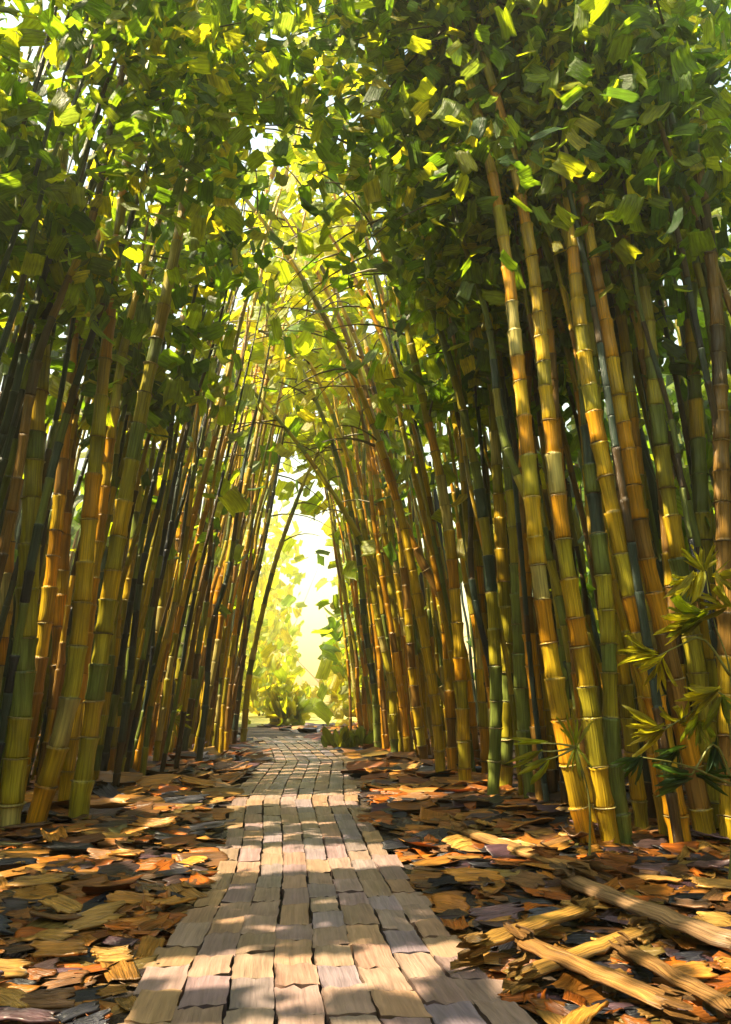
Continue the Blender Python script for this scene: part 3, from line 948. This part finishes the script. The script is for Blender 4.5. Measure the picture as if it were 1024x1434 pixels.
def build_plants():
    Y = 5.0
    fans = []
    for c, ls, a0, a1, n, col in [((985, 800), 42, 40, 150, 9, LIME), ((1000, 803), 40, -60, 35, 7, LIME), ((975, 806), 48, 185, 260, 8, LIME), ((990, 862), 55, 150, 225, 10, MID),
                                  ((1018, 850), 45, 100, 200, 6, LIME), ((968, 872), 44, 170, 215, 6, LIME), ((918, 918), 50, 140, 200, 7, LIME), ((925, 925), 42, 200, 290, 8, LIME), ((1005, 968), 55, 165, 230, 8, LIME),
                                  ((1010, 975), 45, 235, 330, 6, MID), ((930, 1022), 55, 150, 215, 9, LIME), ((955, 1015), 40, -10, 170, 6, LIME), ((978, 1012), 42, 225, 310, 7, MID),
                                  ((897, 1060), 42, 195, 250, 6, DEEP), ((965, 1088), 55, 170, 215, 6, DEEP), ((975, 1085), 55, -40, 20, 5, DEEP), ((1000, 1040), 48, 250, 300, 6, DEEP), ((950, 1050), 36, 180, 260, 6, DEEP)]:
        fans.append((c, col, radial(c, ls * .88, a0, a1, n + 2)))
    stems = [[(1012, 1195, 0), (1030, 1080, 0), (1022, 940, -.05), (1000, 870, -.05), (988, 800, -.05)],
             [(1022, 945, -.05), (985, 895, -.05), (950, 905, -.05), (920, 920, -.05)],
             [(1030, 1075, 0), (1010, 970, -.05), (965, 1000, -.05), (930, 1022, -.05)],
             [(1028, 1100, 0), (1000, 1042, -.03), (965, 1088, -.03), (950, 1050, 0)],
             [(1028, 1100, 0), (960, 1072, -.05), (897, 1060, -.05)]]
    plant((1012, 1195), Y, stems, fans, 'young bamboo with pointed lime leaf fans at the picture edge')
    fans = [((806, 1046), MID, radial((806, 1046), 40, 60, 130, 6)), ((806, 1046), MID, radial((806, 1046), 44, 250, 300, 5)),
            ((765, 1040), MID, [(715, 1034), (722, 1042)]), ((760, 1050), MID, [(712, 1066), (722, 1072)]), ((770, 1062), MID, [(728, 1084), (735, 1074), (745, 1090)])]
    plant((822, 1195), 5.6, [[(822, 1195, 0), (825, 1120, 0), (806, 1046, -.05)], [(806, 1046, -.05), (785, 1042, -.1), (758, 1041, -.1)], [(806, 1046, -.05), (780, 1052, -.1), (758, 1052, -.1)], [(806, 1046, -.05), (785, 1058, -.1), (766, 1064, -.1)]],
          fans, 'small green bamboo shoot with long side leaves before the gold stalks')
    fans = [((240, 1005), MID, radial((240, 1005), 30, -75, 60, 7)), ((222, 1000), LIME, radial((222, 1000), 30, 250, 290, 3))]
    plant((238, 1062), on_ground(238, 1062).y, [[(238, 1062, 0), (240, 1005, 0)], [(239, 1040, 0), (222, 1000, 0)]], fans, 'little bright green leaf tuft among the dark stalk feet')

# ------------------------------------------------------------------ fallen poles
POLES = [
    ((655, 1168), (812, 1222), 26, 'straw pole lying furthest from the path edge below the gold stalks'),
    ((802, 1238), (1040, 1330), 38, 'long thick grey-brown pole slanting to the picture edge, highest of the big ones'),
    ((668, 1318), (812, 1270), 30, 'short gold pole pointing back toward the path slabs'),
    ((735, 1338), (892, 1283), 26, 'gold pole lying parallel beside the short pole that points at the slabs'),
    ((738, 1325), (940, 1412), 34, 'thick brown pole with a frayed upper end in the middle of the heap'),
    ((880, 1330), (1040, 1420), 28, 'slim brown pole lowest at the corner of the picture'),
    ((742, 1182), (815, 1158), 15, 'thin short stick leaning at the foot of the gold stalks'),
    ((775, 1195), (842, 1206), 26, 'stubby orange-brown pole piece at the foot of the yellow stalk'),
]
def build_poles():
    for k, (a, b, wpx, label) in enumerate(POLES):
        z = .09 + .022 * (k % 4)
        A = np.array(on_ground(*a, z=z)); B = np.array(on_ground(*b, z=z))
        mid = (A + B) / 2
        d = float(np.hypot(mid[0], mid[1]))
        r = wpx / 2 / 1000 * d * 1.0
        A[2] = B[2] = max(r * .8 + .04, .06) + .015 * (k % 3)
        mid = (A + B) / 2
        root = empty('fallen_pole', (mid[0], mid[1], 0))
        tag(root, label, 'bamboo pole', 'cut poles lying in the litter')
        n = 15
        t = np.linspace(0, 1, n)
        P = A + (B - A) * t[:, None] + np.array([0, 0, 1]) * (rng.normal(0, .004, n))[:, None]
        o = np.array([mid[0], mid[1], 0])
        rr = r * (1 + rng.normal(0, .03, n))
        c0 = np.array([(.36, .19, .06), (.24, .14, .07), (.40, .21, .04), (.38, .20, .04), (.27, .13, .035), (.26, .13, .04), (.26, .13, .04), (.36, .12, .02)][k])
        ln = float(np.linalg.norm(B - A))
        zc = A[2]
        rr = rr * np.where(np.arange(n) % 5 == 3, 1.1, 1.0)
        T = tube(P - o, rr, [c0 * rng.uniform(.85, 1.15) for _ in t], t * ln, np.full(n, rng.uniform()), ns=12, jit=.05)
        T[0][:, 2] = zc + (T[0][:, 2] - zc) * .38      # split canes lie wide and flat
        obj('shaft', mesh('shaft', *T, M_WOOD), root)
        # frayed fibres at the ends
        for end, sg in ((A, -1), (B, 1)):
            m = 16
            th = rng.uniform(0, 2 * np.pi, m)
            ax = unit((B - A)[None])[0] * sg
            sidev = unit(np.cross(ax, [0, 0, 1.0])[None])[0]
            up = np.cross(sidev, ax)
            Pp = end - o + (sidev[None] * np.cos(th)[:, None] + up[None] * np.sin(th)[:, None]) * r * .75 - ax * .03
            Aa = ax[None] + rng.normal(0, .12, (m, 3))
            Nn = sidev[None] * np.cos(th)[:, None] + up[None] * np.sin(th)[:, None]
            Ll = rng.uniform(.08, .22, m) * d / 4.5
            obj('frayed_end', mesh('frayed_end', *dabs(Pp, Aa, Nn, Ll, np.full(m, r * .5), np.tile(c0 * 1.1, (m, 1)), nu=3, nv=4, jag=.05, lance=.5), M_WOOD), root)

def make_haze():
    import bmesh
    bm = bmesh.new()
    bmesh.ops.create_cube(bm, size=1)
    me = bpy.data.meshes.new('haze')
    bm.to_mesh(me); bm.free()
    o = obj('haze', me)
    o.scale = (310, 310, 36); o.location = (0, 0, 16.5)
    m, n = new_mat('haze')
    pv = N(n, 'ShaderNodeVolumePrincipled')
    pv.inputs['Color'].default_value = (1.0, .93, .70, 1)
    pv.inputs['Density'].default_value = HAZE
    pv.inputs['Anisotropy'].default_value = .45
    out = N(n, 'ShaderNodeOutputMaterial')
    n.links.new(pv.outputs[0], out.inputs['Volume'])
    me.materials.append(m)
    tag(o, 'pale golden haze hanging in the tunnel of bamboo', kind='stuff')

HAZE = .003
make_haze()
make_ground()
make_meadow()
make_path()
make_litter()
make_sheaths()
build_poles()
build_plants()
build_front()
build_groves()
overtopping()
thicket()
tunnel_end()

scene.cycles.max_bounces = 8
scene.cycles.diffuse_bounces = 4
scene.cycles.glossy_bounces = 3
scene.cycles.transmission_bounces = 4
scene.cycles.use_denoising = True
scene.cycles.sample_clamp_indirect = 6
